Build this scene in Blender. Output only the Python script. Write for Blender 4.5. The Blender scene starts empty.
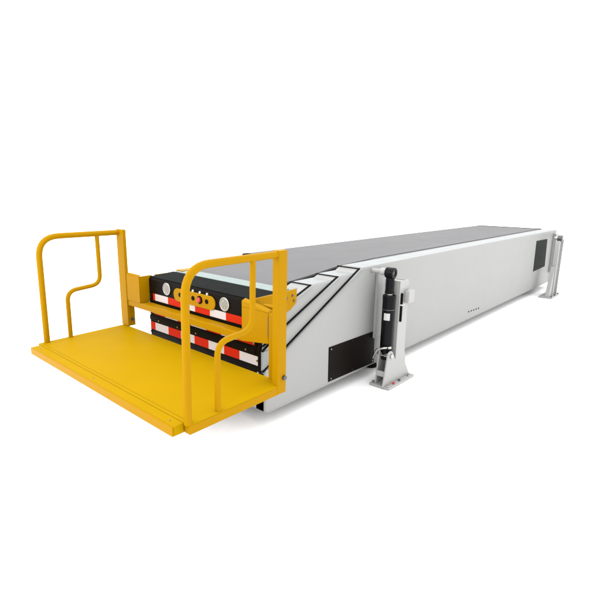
import bpy, bmesh, math
from mathutils import Vector, Matrix
sc = bpy.context.scene
C = sc.collection
ROOT = Vector((4.5, 0.865, 0.0))

# ------------------------------------------------------------------ materials
def mat(name, col, rough=0.45, metal=0.0, spec=0.5, noise=0.05, nscale=6.0, bump=0.0, bscale=300.0,
        coat=0.0, dust=None, stretch=None):
    m = bpy.data.materials.new(name); m.use_nodes = True
    nt = m.node_tree; N = nt.nodes; L = nt.links
    b = N['Principled BSDF']
    b.inputs['Metallic'].default_value = metal
    b.inputs['Specular IOR Level'].default_value = spec
    b.inputs['Coat Weight'].default_value = coat
    b.inputs['Coat Roughness'].default_value = 0.12
    tc = N.new('ShaderNodeTexCoord')
    n1 = N.new('ShaderNodeTexNoise'); n1.inputs['Scale'].default_value = nscale
    n1.inputs['Detail'].default_value = 6.0
    if stretch:
        mp = N.new('ShaderNodeMapping'); mp.inputs['Scale'].default_value = stretch
        L.new(tc.outputs['Object'], mp.inputs['Vector']); L.new(mp.outputs['Vector'], n1.inputs['Vector'])
    else:
        L.new(tc.outputs['Object'], n1.inputs['Vector'])
    mx = N.new('ShaderNodeMix'); mx.data_type = 'RGBA'
    c = Vector(col)
    lo = dust if dust else tuple(c * (1 - noise)); hi = tuple(c * (1 + noise))
    mx.inputs['A'].default_value = (*lo, 1); mx.inputs['B'].default_value = (*hi, 1)
    if dust:
        rp = N.new('ShaderNodeMapRange'); rp.inputs['From Min'].default_value = 0.25
        rp.inputs['From Max'].default_value = 0.5
        L.new(n1.outputs['Fac'], rp.inputs['Value']); L.new(rp.outputs['Result'], mx.inputs['Factor'])
    else:
        L.new(n1.outputs['Fac'], mx.inputs['Factor'])
    L.new(mx.outputs['Result'], b.inputs['Base Color'])
    mr = N.new('ShaderNodeMapRange')
    mr.inputs['To Min'].default_value = max(0.02, rough - 0.08); mr.inputs['To Max'].default_value = rough + 0.08
    n2 = N.new('ShaderNodeTexNoise'); n2.inputs['Scale'].default_value = nscale * 3.1
    L.new(tc.outputs['Object'], n2.inputs['Vector'])
    L.new(n2.outputs['Fac'], mr.inputs['Value']); L.new(mr.outputs['Result'], b.inputs['Roughness'])
    if bump:
        n3 = N.new('ShaderNodeTexNoise'); n3.inputs['Scale'].default_value = bscale
        n3.inputs['Detail'].default_value = 3.0
        bp = N.new('ShaderNodeBump'); bp.inputs['Strength'].default_value = bump
        bp.inputs['Distance'].default_value = 0.002
        L.new(tc.outputs['Object'], n3.inputs['Vector']); L.new(n3.outputs['Fac'], bp.inputs['Height'])
        L.new(bp.outputs['Normal'], b.inputs['Normal'])
    return m

YEL  = mat('yellow_paint', (0.330, 0.168, 0.0008), 0.34, spec=0.03, noise=0.03, bump=0.06, bscale=180)
YEL_LIT = mat('yellow_paint_lit_top', (0.345, 0.202, 0.0010), 0.5, spec=0.008, noise=0.05, nscale=3, bump=0.10, bscale=160)  # same yellow paint, colour lightened for light falling on the upward faces
GREY = mat('light_grey_paint', (0.288, 0.288, 0.281), 0.5, spec=0.2, noise=0.02, nscale=1.5, bump=0.05, bscale=150)
WHT  = mat('white_rim_paint', (0.220, 0.232, 0.232), 0.4, spec=0.4, noise=0.02, nscale=2, bump=0.03)
BELT = mat('grey_belt_rubber', (0.134, 0.134, 0.137), 0.65, spec=0.1, noise=0.10, nscale=1.0, stretch=(0.25, 3.0, 1.0), bump=0.12, bscale=400)
BLK  = mat('black_paint', (0.005, 0.0035, 0.0025), 0.4, spec=0.04, noise=0.3, nscale=4, bump=0.05, bscale=150)
BLKT = mat('black_top_plate', (0.008, 0.010, 0.009), 0.5, spec=0.005, noise=0.2, nscale=4, bump=0.06)
RUB  = mat('black_rubber_trim', (0.005, 0.005, 0.005), 0.6, spec=0.03, noise=0.2)
STRIP= mat('pale_galvanised_strip', (0.165, 0.215, 0.205), 0.45, spec=0.5, noise=0.12, nscale=14, bump=0.05)
RED  = mat('red_reflective_tape', (0.43, 0.016, 0.003), 0.45, spec=0.06, noise=0.06, nscale=30)
WTAPE= mat('white_reflective_tape', (0.48, 0.435, 0.425), 0.4, spec=0.2, noise=0.04, nscale=40)
CHR  = mat('chrome', (0.42, 0.41, 0.385), 0.25, metal=1.0, noise=0.1, nscale=30)
LENS = mat('lamp_lens', (0.25, 0.24, 0.205), 0.2, spec=0.4, noise=0.25, nscale=45)
STEEL= mat('dark_steel', (0.10, 0.095, 0.09), 0.35, metal=0.7, noise=0.2, nscale=20)
CYLB = mat('black_cylinder_paint', (0.004, 0.004, 0.005), 0.33, spec=0.09, noise=0.2, nscale=8, bump=0.03)
LEGW = mat('leg_grey_paint', (0.305, 0.305, 0.298), 0.42, spec=0.4, noise=0.04, nscale=6, bump=0.05, bscale=120)
GRIL = mat('dark_grille', (0.019, 0.022, 0.0205), 0.6, spec=0.04, noise=0.15, nscale=10)
REDP = mat('red_button_plastic', (0.42, 0.03, 0.02), 0.3, spec=0.5, noise=0.05)
PAPER= mat('paper_label', (0.42, 0.42, 0.41), 0.6, spec=0.2, noise=0.04, nscale=60)
BOUNCE = mat('white_bounce', (0.85, 0.85, 0.85), 0.6, spec=0.2)  # reflector white for the added sheet below the deck
WFLR = mat('white_studio_floor', (0.96, 0.96, 0.96), 0.8, spec=0.0, noise=0.004, nscale=0.6)

# ------------------------------------------------------------------ mesh builder
class MB:
    def __init__(s): s.bm = bmesh.new(); s.mi = 0; s.mats = None
    def _tag(s, faces):
        for f in faces: f.material_index = s.mi
    def hexa(s, p):          # 8 points: bottom 4 (ccw), top 4
        v = [s.bm.verts.new(q) for q in p]
        fs = [s.bm.faces.new([v[i] for i in k]) for k in
              ((3,2,1,0),(4,5,6,7),(0,1,5,4),(1,2,6,5),(2,3,7,6),(3,0,4,7))]
        s._tag(fs); return s
    def box(s, x0, x1, y0, y1, z0, z1, sl=0.0, piv=-0.1):   # sl: slope dz/dx about x = piv
        d = lambda x: sl * (x - piv)
        return s.hexa([(x0,y0,z0+d(x0)),(x1,y0,z0+d(x1)),(x1,y1,z0+d(x1)),(x0,y1,z0+d(x0)),
                       (x0,y0,z1+d(x0)),(x1,y0,z1+d(x1)),(x1,y1,z1+d(x1)),(x0,y1,z1+d(x0))])
    def prism(s, poly, y0, y1, axis='y'):    # outline in XZ (or YZ / XY) pushed along the third axis
        def P(a, b, t): return {'y': (a, t, b), 'x': (t, a, b), 'z': (a, b, t)}[axis]
        A = [s.bm.verts.new(P(a, b, y0)) for a, b in poly]
        B = [s.bm.verts.new(P(a, b, y1)) for a, b in poly]
        n = len(poly); fs = [s.bm.faces.new(A), s.bm.faces.new(B[::-1])]
        for i in range(n): fs.append(s.bm.faces.new((A[i], B[i], B[(i+1) % n], A[(i+1) % n])))
        s._tag(fs); return s
    def cyl(s, p, q, r, seg=32, r2=None):
        p, q = Vector(p), Vector(q); d = q - p
        M = Matrix.Translation((p + q) / 2) @ d.to_track_quat('Z', 'Y').to_matrix().to_4x4()
        n0 = set(s.bm.faces)
        bmesh.ops.create_cone(s.bm, cap_ends=True, segments=seg, radius1=r, radius2=r if r2 is None else r2,
                              depth=d.length, matrix=M)
        s._tag([f for f in s.bm.faces if f not in n0]); return s
    def ring(s, c, axis, ro, ri, th, seg=40):
        c = Vector(c); a = Vector(axis).normalized(); M = a.to_track_quat('Z', 'Y').to_matrix()
        loops = []
        for r, h in ((ro, -th/2), (ro, th/2), (ri, th/2), (ri, -th/2)):
            loops.append([s.bm.verts.new(c + M @ Vector((r*math.cos(t), r*math.sin(t), h)))
                          for t in [2*math.pi*i/seg for i in range(seg)]])
        fs = []
        for k in range(4):
            A, B = loops[k], loops[(k+1) % 4]
            for i in range(seg): fs.append(s.bm.faces.new((A[i], A[(i+1) % seg], B[(i+1) % seg], B[i])))
        s._tag(fs); return s
    def tube(s, pts, r, seg=20):
        pts = [Vector(p) for p in pts]; n = len(pts); prev = None; rings = []
        for i, p in enumerate(pts):
            t = (pts[min(i+1, n-1)] - pts[max(i-1, 0)]).normalized()
            if prev is None:
                u = t.orthogonal().normalized()
            else:
                u = (prev - t * prev.dot(t)).normalized()
            prev = u; w = t.cross(u)
            rings.append([s.bm.verts.new(p + (u*math.cos(a) + w*math.sin(a)) * r)
                          for a in [2*math.pi*k/seg for k in range(seg)]])
        fs = []
        for A, B in zip(rings, rings[1:]):
            for k in range(seg): fs.append(s.bm.faces.new((A[k], A[(k+1) % seg], B[(k+1) % seg], B[k])))
        fs.append(s.bm.faces.new(rings[0][::-1])); fs.append(s.bm.faces.new(rings[-1]))
        s._tag(fs); return s
    def build(s, name, mats, parent=None, bevel=0.0, seg=2, smooth=True, props=None):
        bmesh.ops.recalc_face_normals(s.bm, faces=s.bm.faces)
        me = bpy.data.meshes.new(name); s.bm.to_mesh(me); s.bm.free()
        for m in (mats if isinstance(mats, (list, tuple)) else [mats]): me.materials.append(m)
        o = bpy.data.objects.new(name, me); C.objects.link(o)
        if smooth:
            for p in me.polygons: p.use_smooth = True
            me.set_sharp_from_angle(angle=math.radians(35))
        if parent is not None:
            o.parent = parent
            if parent.type == 'EMPTY': o.location = -ROOT
        if bevel:
            b = o.modifiers.new('Bevel', 'BEVEL'); b.width = bevel; b.segments = seg
            b.limit_method = 'ANGLE'; b.angle_limit = math.radians(35); b.harden_normals = True
        for k, v in (props or {}).items(): o[k] = v
        return o

def rounded(pts, rad, n=8):
    """polyline with filleted inner corners; rad: one radius per inner corner"""
    pts = [Vector(p) for p in pts]; out = [pts[0]]
    for i in range(1, len(pts) - 1):
        a, b, c = pts[i-1], pts[i], pts[i+1]; r = rad[i-1]
        u, w = (a-b).normalized(), (c-b).normalized()
        ang = u.angle(w); d = min(r / math.tan(ang/2), (a-b).length*0.49, (c-b).length*0.49)
        p, q = b + u*d, b + w*d
        for k in range(n+1):
            t = k/n; out.append(p*(1-t)**2*1 + b*2*t*(1-t) + q*t*t)
    out.append(pts[-1]); return out

def arc(cx, cz, r, a0, a1, n=10):
    return [(cx + r*math.cos(math.radians(a0 + (a1-a0)*k/n)), cz + r*math.sin(math.radians(a0 + (a1-a0)*k/n))) for k in range(n+1)]

def copy_tree(o, parent):
    c = o.copy(); C.objects.link(c); c.parent = parent
    for ch in list(o.children): copy_tree(ch, c)
    return c

# ------------------------------------------------------------------ the thing
root = bpy.data.objects.new('telescopic_conveyor', None); C.objects.link(root)
root.location = ROOT
root['label'] = 'long light grey telescopic belt conveyor with yellow railed operator platform at its front end'
root['category'] = 'conveyor'

LB = 9.086; W = 1.73; ZB = 0.144; ZT = 1.26; RIM = 0.275

def section(name, x0, poly_side, y0, y1, rim, zmid, xend, zlow, mats, xmid):
    """shell of one telescoping section: near side beam, thin far beam, lower bed between them"""
    m = MB(); m.mi = 0
    m.prism(poly_side, y0, y0 + rim)
    m.prism(poly_side, y1 - 0.03, y1)
    m.prism([(xmid, zlow + 0.01), (xend - 0.005, zlow + 0.01), (xend - 0.005, zmid), (xmid, zmid)], y0 + rim, y1 - 0.03)
    o = m.build(name, mats, root, bevel=0.011, seg=3)
    return o

# fixed outer body
p0 = [(0.030, ZB), (0.030, 0.54), (1.425, ZT), (LB, ZT), (LB, ZB)]
body = section('main_body', 0.03, p0, 0.0, W, RIM, 1.19, LB, ZB, [GREY], 1.43)
# white rim strip that caps the near and the far side beam
m = MB(); m.prism([(1.47, ZT), (LB-0.01, ZT), (LB-0.01, ZT+0.004), (1.47, ZT+0.004)], 0.012, RIM-0.012)
m.build('rim_cap', WHT, body)
m = MB(); m.box(0.045, 0.06, 0.02, W-0.02, ZB+0.004, 0.50)
m.box(0.030, 0.055, 0.02, 0.12, 0.148, 0.50)
m.build('front_closing_panel', BLK, body, bevel=0.003)
# corner fold at the tail end: narrow upright strip and end plate
m = MB(); m.box(LB-0.22, LB-0.19, -0.003, 0.001, ZB+0.01, ZT-0.02)
m.box(LB, LB+0.02, 0.03, W-0.03, ZB+0.03, ZT-0.03)
m.build('tail_plate', GREY, body, bevel=0.003)
# access panel (black) and screws
m = MB(); m.prism([(0.925, 0.165), (1.775, 0.150), (1.755, 0.524), (0.918, 0.531)], -0.006, 0.004)
acc = m.build('access_panel', BLK, body, bevel=0.002)
for x, z in ((0.955, 0.505), (1.72, 0.503), (1.33, 0.507), (0.965, 0.192), (1.74, 0.178), (1.35, 0.185)):
    MB().cyl((x, -0.006, z), (x, -0.010, z), 0.007, 12).build('screw', CHR, body)
# panel underside edge
m = MB(); m.box(0.05, LB-0.02, 0.002, 0.05, ZB-0.012, ZB+0.004); m.build('bottom_flange', GREY, body)
# vent grille near the tail
m = MB(); m.prism([(7.66, 0.51), (8.46, 0.53), (8.38, 1.11), (7.63, 1.12)], -0.006, 0.003)
for k in range(11):
    z = 0.55 + k*0.049
    m.prism([(7.70, z), (8.38, z+0.008), (8.38, z+0.026), (7.70, z+0.018)], -0.009, -0.006)
m.build('vent_grille', GRIL, body)
for k in range(5):
    x = 4.46 + k*0.10; z = 0.244 - 0.004*k
    MB().box(x, x+0.035, -0.003, 0.004, z, z+0.022).build('drain_slot', BLK, body)

# telescoping boom sections, each nested in the one behind
def diag_strip(name, a, b, w, y0, y1, parent, mt=RUB):
    a = Vector(a); b = Vector(b); d = (b-a).normalized(); n = Vector((-d.y, d.x))
    q = [a, b, b + n*w, a + n*w]
    MB().prism([(v.x, v.y) for v in q], y0, y1).build(name, mt, parent)

s1p = [(0.012, 0.505), (0.012, 0.735), (1.075, 1.215), (3.2, 1.215), (3.2, 0.505)]
s1 = section('boom_section', 0, s1p, 0.02, W-0.02, 0.268, 1.150, 3.2, 0.505, [GREY], 1.08)
s2p = [(0.020, 0.70), (0.020, 0.940), (0.680, 1.182), (2.6, 1.182), (2.6, 0.70)]
s2 = section('boom_section', 0, s2p, 0.04, W-0.035, 0.25, 1.130, 2.6, 0.70, [GREY], 0.69)
s3p = [(0.012, 0.89), (0.012, 1.132), (0.45, 1.150), (2.0, 1.150), (2.0, 0.89)]
s3 = section('boom_section', 0, s3p, 0.135, W-0.035, 0.155, 1.105, 2.0, 0.89, [GREY], 0.03)
# black gap seals in front of each section's slanted edge (side) and across its rim (top)
def lip(par, a, b, y, w=0.040, h=0.016):
    # flared edge of the sheet metal that overlaps the next section
    a = Vector(a); b = Vector(b); d = (b-a).normalized(); n = Vector((d.y, -d.x)); a = a + n*0.0005; b = b + n*0.0005
    c = a + n*0.016; e = b + n*0.016 - d*0.012
    m = MB(); m.prism([(a.x, a.y), (b.x, b.y), (e.x, e.y), (c.x, c.y)], y - 0.018, y + 0.002)
    m.build('edge_lip', WHT, par, bevel=0.004, seg=3)
def seal(par, a, b, ys, y1, ztop):
    diag_strip('edge_seal', a, b, 0.0058, ys, ys + 0.02, par)
    lip(par, a, b, ys - 0.003)
    x = b[0]
    MB().box(x-0.009, x+0.004, ys+0.002, y1, ztop-0.012, ztop+0.004).build('rim_seal', RUB, par)
seal(body, (0.05, 0.552), (1.420, 1.262), 0.003, RIM+0.015, ZT)
seal(s1, (0.03, 0.745), (1.072, 1.218), 0.023, RIM+0.03, 1.215)
seal(s2, (0.03, 0.944), (0.676, 1.185), 0.043, RIM+0.03, 1.182)
MB().box(1.36, 1.45, W-0.09, W-0.004, 1.235, 1.2615).build('rim_seal', RUB, body, bevel=0.01)
for s_, xa, xb, z, y0, y1 in ((s1, 1.09, 1.42, 1.215, 0.032, 0.285), (s2, 0.70, 1.07, 1.182, 0.052, 0.285), (s3, 0.47, 0.67, 1.150, 0.145, 0.285)):
    MB().box(xa, xb-0.035, y0, y1, z, z+0.003).build('rim_cap', WHT, s_)

# belt
bp = [(0.47, 1.150), (0.50, 1.166), (0.75, 1.178), (1.10, 1.205), (1.50, 1.243), (2.2, 1.262), (LB-0.06, 1.264), (LB-0.01, 1.24)]
bot = [(x, z-0.03) for x, z in bp[::-1]]
belt = MB().prism(bp + bot, 0.345, W-0.034)
belt = belt.build('conveyor_belt', BELT, root)
# on the fixed body the belt spreads up to the rim
MB().prism([(1.9, 1.235), (2.2, 1.2535), (LB-0.06, 1.2555), (LB-0.06, 1.225), (1.9, 1.215)], RIM+0.004, 0.36).build('belt_edge', BELT, belt)
MB().box(0.50, 1.9, RIM+0.016, 0.35, 1.09, 1.150).build('belt_gap_seal', RUB, belt)
MB().prism([(0.45,1.125),(0.70,1.160),(1.10,1.188),(1.50,1.226),(1.9,1.238),(1.9,1.10),(0.45,1.10)], 0.292, 0.344).build('belt_skirt', RUB, belt)
MB().box(LB-0.10, LB-0.005, 0.30, W-0.04, 1.255, 1.269).build('tail_seal', RUB, belt, bevel=0.003)

# pale strip in front of the belt and the black nose housing
Y0, Y1 = 0.03, 1.70
MB().prism([(0.31, 1.14), (0.33, 1.158), (0.475, 1.168), (0.48, 1.13)], 0.14, 1.69).build('nose_strip', STRIP, root, bevel=0.003)
nose = MB()
nose.prism([(0.0, 0.885), (0.0, 1.112), (0.018, 1.136), (0.312, 1.154), (0.312, 1.10), (0.03, 1.06), (0.03, 0.885)], Y0+0.09, Y1)
nose.mi = 1
nose.prism([(0.012, 1.1405), (0.312, 1.1585), (0.312, 1.155), (0.012, 1.137)], Y0+0.10, Y1-0.004)
nose = nose.build('front_housing', [BLK, BLKT], root, bevel=0.004)
for y, z in ((1.685, 0.92), (1.685, 0.945)):
    MB().cyl((0.0, y, z), (-0.008, y, z), 0.010, 12).build('screw', CHR, nose)

def tape(segs, z0, z1, x, parent):
    m = MB()
    for ya, yb, k in segs:
        m.mi = k; m.box(x-0.002, x, min(ya, yb), max(ya, yb), z0, z1)
    return m.build('reflective_tape', [RED, WTAPE], parent)
tape([(1.632,1.594,0),(1.594,1.362,1),(1.362,1.14,0),(1.14,0.917,1),(0.917,0.693,0),(0.693,0.469,1),(0.469,0.245,0),(0.245,0.13,1)], 0.896, 0.968, 0.0, nose)

# lower housing: upper band (behind the cross beam) and lower panel
low = MB()
low.box(-0.004, 0.02, 0.03, 1.702, 0.500, 0.735)
low.box(-0.012, 0.00, 0.085, 1.700, 0.675, 0.722)
low.box(0.004, 0.028, 0.08, 1.716, 0.735, 0.889)
low.prism([(0.03, 0.735), (0.03, 0.79), (0.085, 0.79), (0.06, 0.735)], 0.004, 0.02, 'x')
low = low.build('lower_housing', BLK, root, bevel=0.003)
tape([(1.69,1.608,0),(1.608,1.371,1),(1.371,1.155,0),(1.155,0.935,1),(0.935,0.72,0),(0.72,0.498,1),(0.498,0.290,0),(0.290,0.060,1)], 0.572, 0.655, -0.004, low)
tape([(1.64,1.43,0),(1.43,1.215,1),(1.215,1.0,0),(1.0,0.76,1),(0.76,0.543,0),(0.543,0.33,1),(0.33,0.11,0)], 0.742, 0.822, 0.004, low)
MB().box(-0.0145, -0.0120, 0.30, 1.56, 0.694, 0.702).build('slot_line', RUB, low)
for y, z in ((1.53, 0.686), (1.20, 0.686), (0.90, 0.686), (0.48, 0.686), (0.20, 0.690), (0.06, 0.62), (0.10, 0.77), (0.05, 0.515), (1.69, 0.545)):
    MB().cyl((-0.004, y, z), (-0.017, y, z), 0.009, 12).build('screw', CHR, low)
# folded white side returns beside the lower panel
m = MB(); m.box(0.0, 0.20, 0.010, 0.028, 0.535, 0.705); m.build('side_return', WHT, low, bevel=0.003)
diag_strip('corner_seal', (0.0, 0.520), (0.09, 0.555), 0.018, 0.002, 0.012, low)
diag_strip('corner_seal', (0.0, 0.705), (0.09, 0.760), 0.018, 0.002, 0.012, low)

# work lights
wl = MB(); wl.ring((-0.004, 1.369, 1.052), (1, 0, 0), 0.064, 0.054, 0.016)
wl = wl.build('work_light', CHR, root, bevel=0.003)
m = MB()
m.cyl((-0.007, 1.369, 1.052), (0.004, 1.369, 1.052), 0.0545, 40)
for a in range(0, 360, 60):
    t = math.radians(a+15)
    m.cyl((-0.011, 1.369+0.028*math.cos(t), 1.052+0.028*math.sin(t)), (-0.006, 1.369+0.028*math.cos(t), 1.052+0.028*math.sin(t)), 0.011, 14, 0.013)
m.cyl((-0.011, 1.369, 1.052), (-0.006, 1.369, 1.052), 0.011, 14, 0.013)
m.build('lens', LENS, wl)
w2 = copy_tree(wl, root); w2.location = Vector(w2.location) + Vector((0, 0.480-1.369, 1.043-1.052))

# control panel
cy, cz, hw, r = 0.925, 1.022, 0.32, 0.066
poly = arc(cy + hw - r, cz, r, -90, 90) + arc(cy - hw + r, cz, r, 90, 270)
cp = MB().prism(poly, -0.014, -0.0005, 'x').build('control_panel', YEL, root, bevel=0.004)
for y, r_ in ((0.925, 0.022), (0.720, 0.022), (1.13, 0.022)):
    m = MB(); m.cyl((-0.014, y, 1.030), (-0.022, y, 1.030), r_, 24); m.build('black_button', BLK, cp, bevel=0.003)
m = MB(); m.ring((-0.018, 0.823, 1.030), (1, 0, 0), 0.038, 0.026, 0.010); m.build('button_collar', BLK, cp, bevel=0.002)
m = MB(); m.cyl((-0.014, 0.823, 1.030), (-0.040, 0.823, 1.030), 0.026, 28); m.build('emergency_button', REDP, cp, bevel=0.006)
for y in (0.935, 0.829, 0.722):
    m = MB(); m.cyl((-0.0005, y, 1.098), (-0.013, y, 1.098), 0.013, 16); m.build('indicator_lamp', PAPER, cp, bevel=0.003)

# ------------------------------------------------------------------ operator platform
SL = 0.0131
deck = MB().box(-1.031, -0.104, -0.350, 2.083, 0.5555, 0.562, SL).build('platform_deck', YEL_LIT, root, bevel=0.0025, seg=3)
MB().box(-1.029, -0.100, -0.3495, 2.0825, 0.492, 0.5553, SL).build('deck_frame', YEL, deck, bevel=0.003)  # same paint as the deck top, darker colour stands for shaded sides
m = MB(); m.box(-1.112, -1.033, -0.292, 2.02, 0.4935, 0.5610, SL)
m.build('front_lip', YEL_LIT, deck, bevel=0.004, seg=3)
m = MB(); m.prism([(-1.126, 0.482), (-1.1125, 0.482), (-1.1125, 0.5475), (-1.121, 0.5475), (-1.126, 0.543)], -0.292, 2.02)
m.build('lip_edge', YEL, deck, bevel=0.003, seg=3)  # lip front split off to carry the darker tone of its shade
MB().box(-1.0335, -1.029, -0.28, 2.01, 0.545, 0.5575, SL).build('hinge_line', STEEL, deck)
MB().box(-1.002, -1.0005, -0.30, 2.03, 0.555, 0.5624, SL).build('hinge_line', RUB, deck)
for y in (-0.20, 0.86, 1.90):
    z = 0.561 + SL*(-0.96)
    MB().cyl((-1.075, y, z-0.001), (-1.075, y, z+0.0015), 0.006, 12).build('screw', STEEL, deck)
MB().box(-0.96, -0.16, -0.27, 2.00, 0.487, 0.4915, SL).build('bounce_sheet', BOUNCE, deck)  # added unseen white sheet, bounces light onto the floor shadow

def rail(y, main, mrad, mid, midrad, r1, r2):
    t = MB().tube(rounded([(x, y, z) for x, z in main], mrad), r1, 28).build('guard_rail', YEL, root)
    MB().tube(rounded([(x, y, z) for x, z in mid], midrad), r2, 24).build('mid_rail', YEL, t)
    return t
gl = rail(2.056, [(-0.955, 0.545), (-0.945, 1.585), (-0.10, 1.585)], [0.20],
          [(-0.360, 1.58), (-0.36, 1.060), (-0.715, 1.030), (-0.72, 0.545)], [0.11, 0.11], 0.0280, 0.0215)
gr = rail(-0.322, [(-1.022, 0.545), (-1.008, 1.580), (-0.17, 1.583)], [0.20],
          [(-0.430, 1.578), (-0.437, 1.068), (-0.762, 1.040), (-0.768, 0.545)], [0.11, 0.11], 0.0270, 0.0215)
m = MB(); m.box(-0.195, -0.103, -0.353, -0.287, 0.493, 1.612)
m.box(-0.128, -0.104, -0.287, -0.185, 0.560, 1.10)
m.build('rear_post', YEL, gr, bevel=0.005)
m = MB(); m.box(-0.125, -0.088, 1.955, 2.092, 0.566, 1.618)
m.box(-0.087, -0.035, 1.957, 2.090, 0.566, 0.842)
m.build('rear_post', YEL, gl, bevel=0.005)
MB().cyl((-0.132, -0.353, 0.62), (-0.132, -0.372, 0.62), 0.021, 6).build('bolt', STEEL, gr, bevel=0.002)
MB().cyl((-0.075, 1.955, 0.64), (-0.075, 1.940, 0.64), 0.019, 6).build('bolt', STEEL, gl, bevel=0.002)

MB().box(-0.112, -0.004, 0.125, 1.955, 0.803, 0.866).build('cross_beam', YEL, root, bevel=0.005)
# hollow side boxes of folded plate
def side_box(y0, y1, open_far):
    m = MB()
    m.box(-0.118, -0.108, y0, y1, 0.866, 1.150)                    # front plate
    m.hexa([(-0.118,y0,1.151),(-0.108,y0,1.151),(-0.108,y1,1.151),(-0.118,y1,1.151),
            (-0.100,y0,1.166),(-0.090,y0,1.160),(-0.090,y1,1.160),(-0.100,y1,1.166)])   # turned-in top lip
    m.box(-0.107, 0.04, y0, y1, 0.866, 0.872)
    if open_far: m.box(-0.107, 0.04, y0, y0+0.010, 0.873, 1.150)
    return m.build('side_box', YEL, root, bevel=0.003)
bl = side_box(1.702, 1.954, True)
m = MB()
m.prism([(0.135, 0.806), (0.135, 1.0995), (-0.170, 1.0995), (-0.170, 0.848)], -0.118, -0.108, 'x')
m.hexa([(-0.118,-0.170,1.101),(-0.100,-0.170,1.101),(-0.100,0.135,1.151),(-0.118,0.135,1.151),
        (-0.085,-0.170,1.125),(-0.072,-0.170,1.118),(-0.072,0.135,1.168),(-0.085,0.135,1.166)])
m.prism([(0.135, 1.100), (-0.170, 1.100), (0.135, 1.151)], -0.118, -0.108, 'x')
m.box(-0.107, -0.02, -0.170, 0.09, 0.852, 0.862)
m.prism([(-0.107, 0.863), (-0.02, 0.863), (-0.02, 1.06), (-0.107, 1.09)], -0.170, -0.160)
br = m.build('side_box', YEL, root, bevel=0.003)
MB().box(-0.1195, -0.1075, -0.1685, -0.1645, 0.90, 1.07).build('seam', STEEL, br)
MB().tube(rounded([(0.02, -0.02, 0.90), (-0.03, -0.02, 1.125), (-0.03, -0.17, 1.125)], [0.05]), 0.017, 16).build('cable_conduit', YEL, br)

# arms that bolt the platform to the front boom
def arm(y0, y1):
    m = MB(); m.prism([(-0.105, 0.90), (-0.105, 1.178), (0.445, 1.186), (0.445, 1.062), (0.36, 1.005), (0.05, 0.95), (0.0, 0.90)], y0, y1)
    return m.build('mounting_arm', YEL, root, bevel=0.004)
a1 = arm(0.020, 0.037)
for x, z in ((0.385, 1.135), (0.405, 1.085), (0.31, 1.12)):
    MB().cyl((x, 0.020, z), (x, 0.012, z), 0.011, 14).build('bolt', STEEL, a1)
m = MB(); m.box(0.08, 0.48, 1.704, 1.716, 1.05, 1.150)
m.box(0.36, 0.56, 1.60, 1.716, 1.152, 1.170)
m.build('mounting_arm', YEL, root, bevel=0.003)

# ------------------------------------------------------------------ front support leg with hydraulic cylinder
near = ([(1.47, 0.030), (1.535, 0.345)] + arc(1.592, 0.345, 0.055, 170, 15, 10) +
        [(1.70, 0.285), (1.70, 1.135), (1.885, 1.128), (1.885, 0.38), (1.93, 0.18), (2.035, 0.030)])
m = MB(); m.prism(near, -0.315, -0.297)
m.box(1.70, 1.718, -0.296, -0.13, 0.03, 1.134)
m.box(1.868, 1.885, -0.296, -0.13, 0.03, 1.127)
m.box(1.719, 1.867, -0.29, -0.13, 1.10, 1.118)
leg = m.build('support_leg', LEGW, root, bevel=0.004)
MB().box(1.494, 2.046, -0.372, -0.131, 0.004, 0.029).build('base_plate', LEGW, leg, bevel=0.004)
far = [(1.53, 0.030), (1.565, 0.34)] + arc(1.62, 0.345, 0.05, 175, 10, 8) + [(1.74, 0.20), (1.76, 0.030)]
MB().prism(far, -0.193, -0.175).build('gusset', LEGW, leg, bevel=0.003)
MB().box(1.512, 1.528, -0.296, -0.194, 0.125, 0.185).build('web_plate', LEGW, leg, bevel=0.003)
MB().cyl((1.60, -0.160, 0.345), (1.60, -0.332, 0.345), 0.028, 24).build('pin', CHR, leg, bevel=0.004)
# wall bracket and top pin that carry the leg on the conveyor's side
m = MB(); m.box(1.72, 1.736, -0.036, -0.002, 0.45, 1.215)
m.box(1.737, 2.05, -0.026, -0.002, 0.45, 1.15)
m.build('wall_bracket', LEGW, leg, bevel=0.005)
MB().cyl((1.64, -0.003, 1.222), (1.64, -0.112, 1.222), 0.024, 24).build('pin_stub', GREY, leg)
MB().cyl((1.64, -0.110, 1.222), (1.64, -0.189, 1.222), 0.038, 28).build('top_pin', LEGW, leg, bevel=0.008)
cx, cyy = 1.625, -0.235
m = MB()
m.cyl((cx, cyy, 0.40), (cx, cyy, 0.985), 0.066, 40)
m.cyl((cx, cyy, 0.285), (cx, cyy, 0.402), 0.045, 32, 0.060)
m.ring((cx, cyy, 0.968), (0, 0, 1), 0.068, 0.05, 0.045)
hc = m.build('hydraulic_cylinder', CYLB, leg, bevel=0.004)
MB().cyl((cx, cyy, 0.98), (cx, cyy, 1.012), 0.036, 28).build('piston_rod', CHR, leg)
m = MB(); m.cyl((cx, cyy, 1.005), (cx, cyy, 1.175), 0.044, 32)
m.ring((cx, cyy, 1.222), (0, 1, 0), 0.057, 0.026, 0.092)
m.ring((cx, cyy, 1.02), (0, 0, 1), 0.048, 0.03, 0.03)
m.ring((cx, cyy, 1.10), (0, 0, 1), 0.047, 0.03, 0.012)
m.build('rod_eye', CYLB, leg, bevel=0.006)
MB().cyl((cx, cyy-0.036, 1.222), (cx, cyy+0.045, 1.222), 0.025, 24).build('bearing', STEEL, leg)
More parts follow.
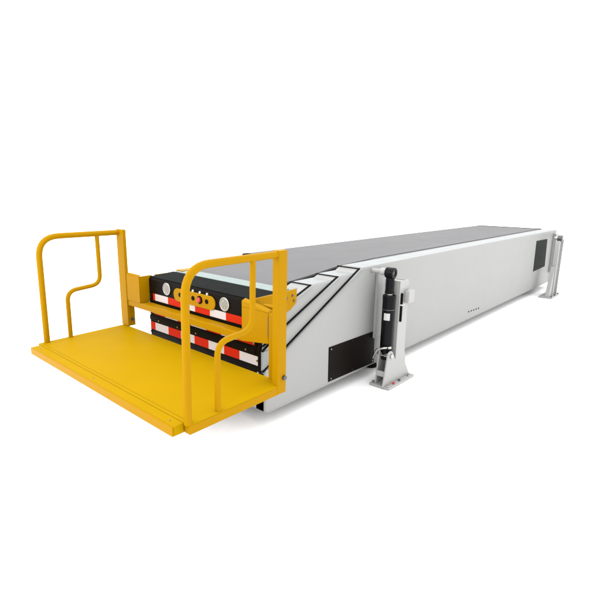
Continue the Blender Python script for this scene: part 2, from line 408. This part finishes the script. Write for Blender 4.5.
# label wrapped on the cylinder, facing the camera
m = MB(); R_ = 0.0672
for k in range(8):
    a, b = math.radians(170 + k*7), math.radians(170 + (k+1)*7)
    P = lambda t, z: (cx + R_*math.cos(t), cyy + R_*math.sin(t), z)
    vs = [m.bm.verts.new(q) for q in (P(a, .73), P(b, .73), P(b, .805), P(a, .805))]
    m.bm.faces.new(vs)
m.build('sticker', PAPER, leg)
MB().ring((cx, cyy, 0.84), (0, 0, 1), 0.0675, 0.06, 0.006).build('cylinder_band', STEEL, leg)
# hose from the cylinder foot towards the body
MB().tube(rounded([(1.59, -0.27, 0.43), (1.52, -0.29, 0.45), (1.50, -0.20, 0.42), (1.505, -0.17, 0.36), (1.53, -0.14, 0.30)], [0.03, 0.03, 0.05], 6), 0.011, 12).build('hose', CHR, leg)
m = MB(); m.cyl((1.58, -0.285, 0.43), (1.60, -0.31, 0.44), 0.015, 14); m.build('hose_fitting', CHR, leg)
# valve box
vb = MB(); vb.box(1.79, 1.91, -0.375, -0.3155, 0.895, 1.025)
vb.build('valve_box', LEGW, leg, bevel=0.005)
MB().box(1.718, 1.738, -0.336, -0.3155, 0.70, 1.005).build('lever', BLK, leg, bevel=0.002)
MB().box(1.708, 1.765, -0.348, -0.3155, 0.874, 0.890).build('lever_guide', PAPER, leg, bevel=0.003)
for x, y, mt in ((1.64, -0.343, REDP), (1.76, -0.343, STEEL), (1.96, -0.345, CHR), (1.52, -0.345, CHR), (1.53, -0.155, CHR)):
    m = MB(); m.cyl((x, y, 0.029), (x, y, 0.047), 0.015, 6); m.build('anchor_bolt', mt, leg)

# rear support leg
m = MB()
m.box(7.90, 7.93, -0.350, -0.27, 0.03, 1.12)
m.box(7.93, 8.19, -0.312, -0.292, 0.03, 1.12)
m.box(8.19, 8.215, -0.350, -0.27, 0.03, 1.15)
leg2 = m.build('support_leg', LEGW, root, bevel=0.005)
MB().box(7.678, 8.262, -0.395, -0.149, 0.004, 0.03).build('base_plate', LEGW, leg2, bevel=0.004)
MB().prism([(7.70, 0.031), (7.899, 0.031), (7.899, 0.62), (7.875, 0.62)], -0.33, -0.26).build('gusset', LEGW, leg2, bevel=0.004)
m = MB(); m.ring((8.08, -0.305, 1.165), (0, 1, 0), 0.060, 0.030, 0.085)
m.build('rod_eye', STEEL, leg2, bevel=0.006)
MB().cyl((8.08, -0.36, 1.165), (8.08, -0.21, 1.165), 0.029, 24).build('pin', CHR, leg2, bevel=0.004)
MB().box(8.82, 8.96, -0.075, -0.002, 0.36, 1.19).build('wall_bracket', GREY, leg2, bevel=0.005)
MB().cyl((8.10, -0.25, 1.165), (8.86, -0.06, 1.165), 0.018, 24).build('link_rod', LEGW, leg2, bevel=0.004)
for x, y in ((7.72, -0.37), (8.22, -0.37), (7.98, -0.372)):
    MB().cyl((x, y, 0.03), (x, y, 0.05), 0.016, 6).build('anchor_bolt', STEEL, leg2)

# black levelling foot under the body, just behind the access panel
m = MB(); m.cyl((2.0, 0.175, 0.004), (2.0, 0.175, 0.04), 0.085, 32, 0.07); m.cyl((2.0, 0.175, 0.04), (2.0, 0.175, 0.15), 0.03, 20)
m.build('levelling_foot', RUB, root, bevel=0.004)

# ------------------------------------------------------------------ floor
m = MB(); s = 120
vs = [m.bm.verts.new(p) for p in ((-s, -s, 0), (s, -s, 0), (s, s, 0), (-s, s, 0))]; m.bm.faces.new(vs)
g = m.build('floor', WFLR); g['kind'] = 'structure'

# ------------------------------------------------------------------ light
w = bpy.data.worlds.new('World'); sc.world = w; w.use_nodes = True
bg = w.node_tree.nodes['Background']; bg.inputs['Color'].default_value = (1, 1, 1, 1)
# white studio surround: bright overhead, dimmed low down and on the unseen near side to shade side faces
wn = w.node_tree.nodes; wl_ = w.node_tree.links
tc = wn.new('ShaderNodeTexCoord'); sx = wn.new('ShaderNodeSeparateXYZ'); wl_.new(tc.outputs['Generated'], sx.inputs['Vector'])
mz = wn.new('ShaderNodeMapRange'); mz.inputs['From Min'].default_value = 0.05; mz.inputs['From Max'].default_value = 0.75
mz.inputs['To Min'].default_value = 1.85; mz.inputs['To Max'].default_value = 2.55; wl_.new(sx.outputs['Z'], mz.inputs['Value'])
my = wn.new('ShaderNodeMapRange'); my.inputs['From Min'].default_value = -0.9; my.inputs['From Max'].default_value = 0.1
my.inputs['To Min'].default_value = 0.85; my.inputs['To Max'].default_value = 1.0; wl_.new(sx.outputs['Y'], my.inputs['Value'])
mm = wn.new('ShaderNodeMath'); mm.operation = 'MULTIPLY'
wl_.new(mz.outputs['Result'], mm.inputs[0]); wl_.new(my.outputs['Result'], mm.inputs[1])
wl_.new(mm.outputs[0], bg.inputs['Strength'])
def area(name, loc, aim, sx, sy, power):
    l = bpy.data.lights.new(name, 'AREA'); l.shape = 'RECTANGLE'; l.size = sx; l.size_y = sy; l.energy = power
    o = bpy.data.objects.new(name, l); C.objects.link(o); o.location = loc
    o.rotation_euler = (Vector(aim) - Vector(loc)).to_track_quat('-Z', 'Y').to_euler(); return o
area('overhead_softbox', (3.5, 1.2, 7.5), (3.5, 0.9, 0), 14, 8, 200)
area('front_softbox', (-7.0, 3.0, 4.0), (0.5, 0.8, 0.7), 4, 4, 220)

# ------------------------------------------------------------------ camera
yaw, pitch, roll, f = 0.7417, -0.2289, 0.0105, 479.271
fw = Vector((math.cos(pitch)*math.cos(yaw), math.cos(pitch)*math.sin(yaw), math.sin(pitch)))
rt = Vector((math.sin(yaw), -math.cos(yaw), 0)); up = rt.cross(fw)
r2 = rt*math.cos(roll) + up*math.sin(roll); u2 = -rt*math.sin(roll) + up*math.cos(roll)
cd = bpy.data.cameras.new('camera'); cam = bpy.data.objects.new('camera', cd); C.objects.link(cam)
M = Matrix((r2, u2, -fw)).transposed().to_4x4(); M.translation = (-2.7273, -2.6965, 2.0369); cam.matrix_world = M
cd.sensor_width = 36; cd.lens = f/600*36
cd.shift_x = (300-281.0919)/600; cd.shift_y = (302.0609-300)/600
cd.clip_start = 0.05; cd.clip_end = 1000
sc.camera = cam
sc.view_settings.view_transform = 'Standard'; sc.view_settings.look = 'None'
sc.view_settings.exposure = 0; sc.view_settings.gamma = 1
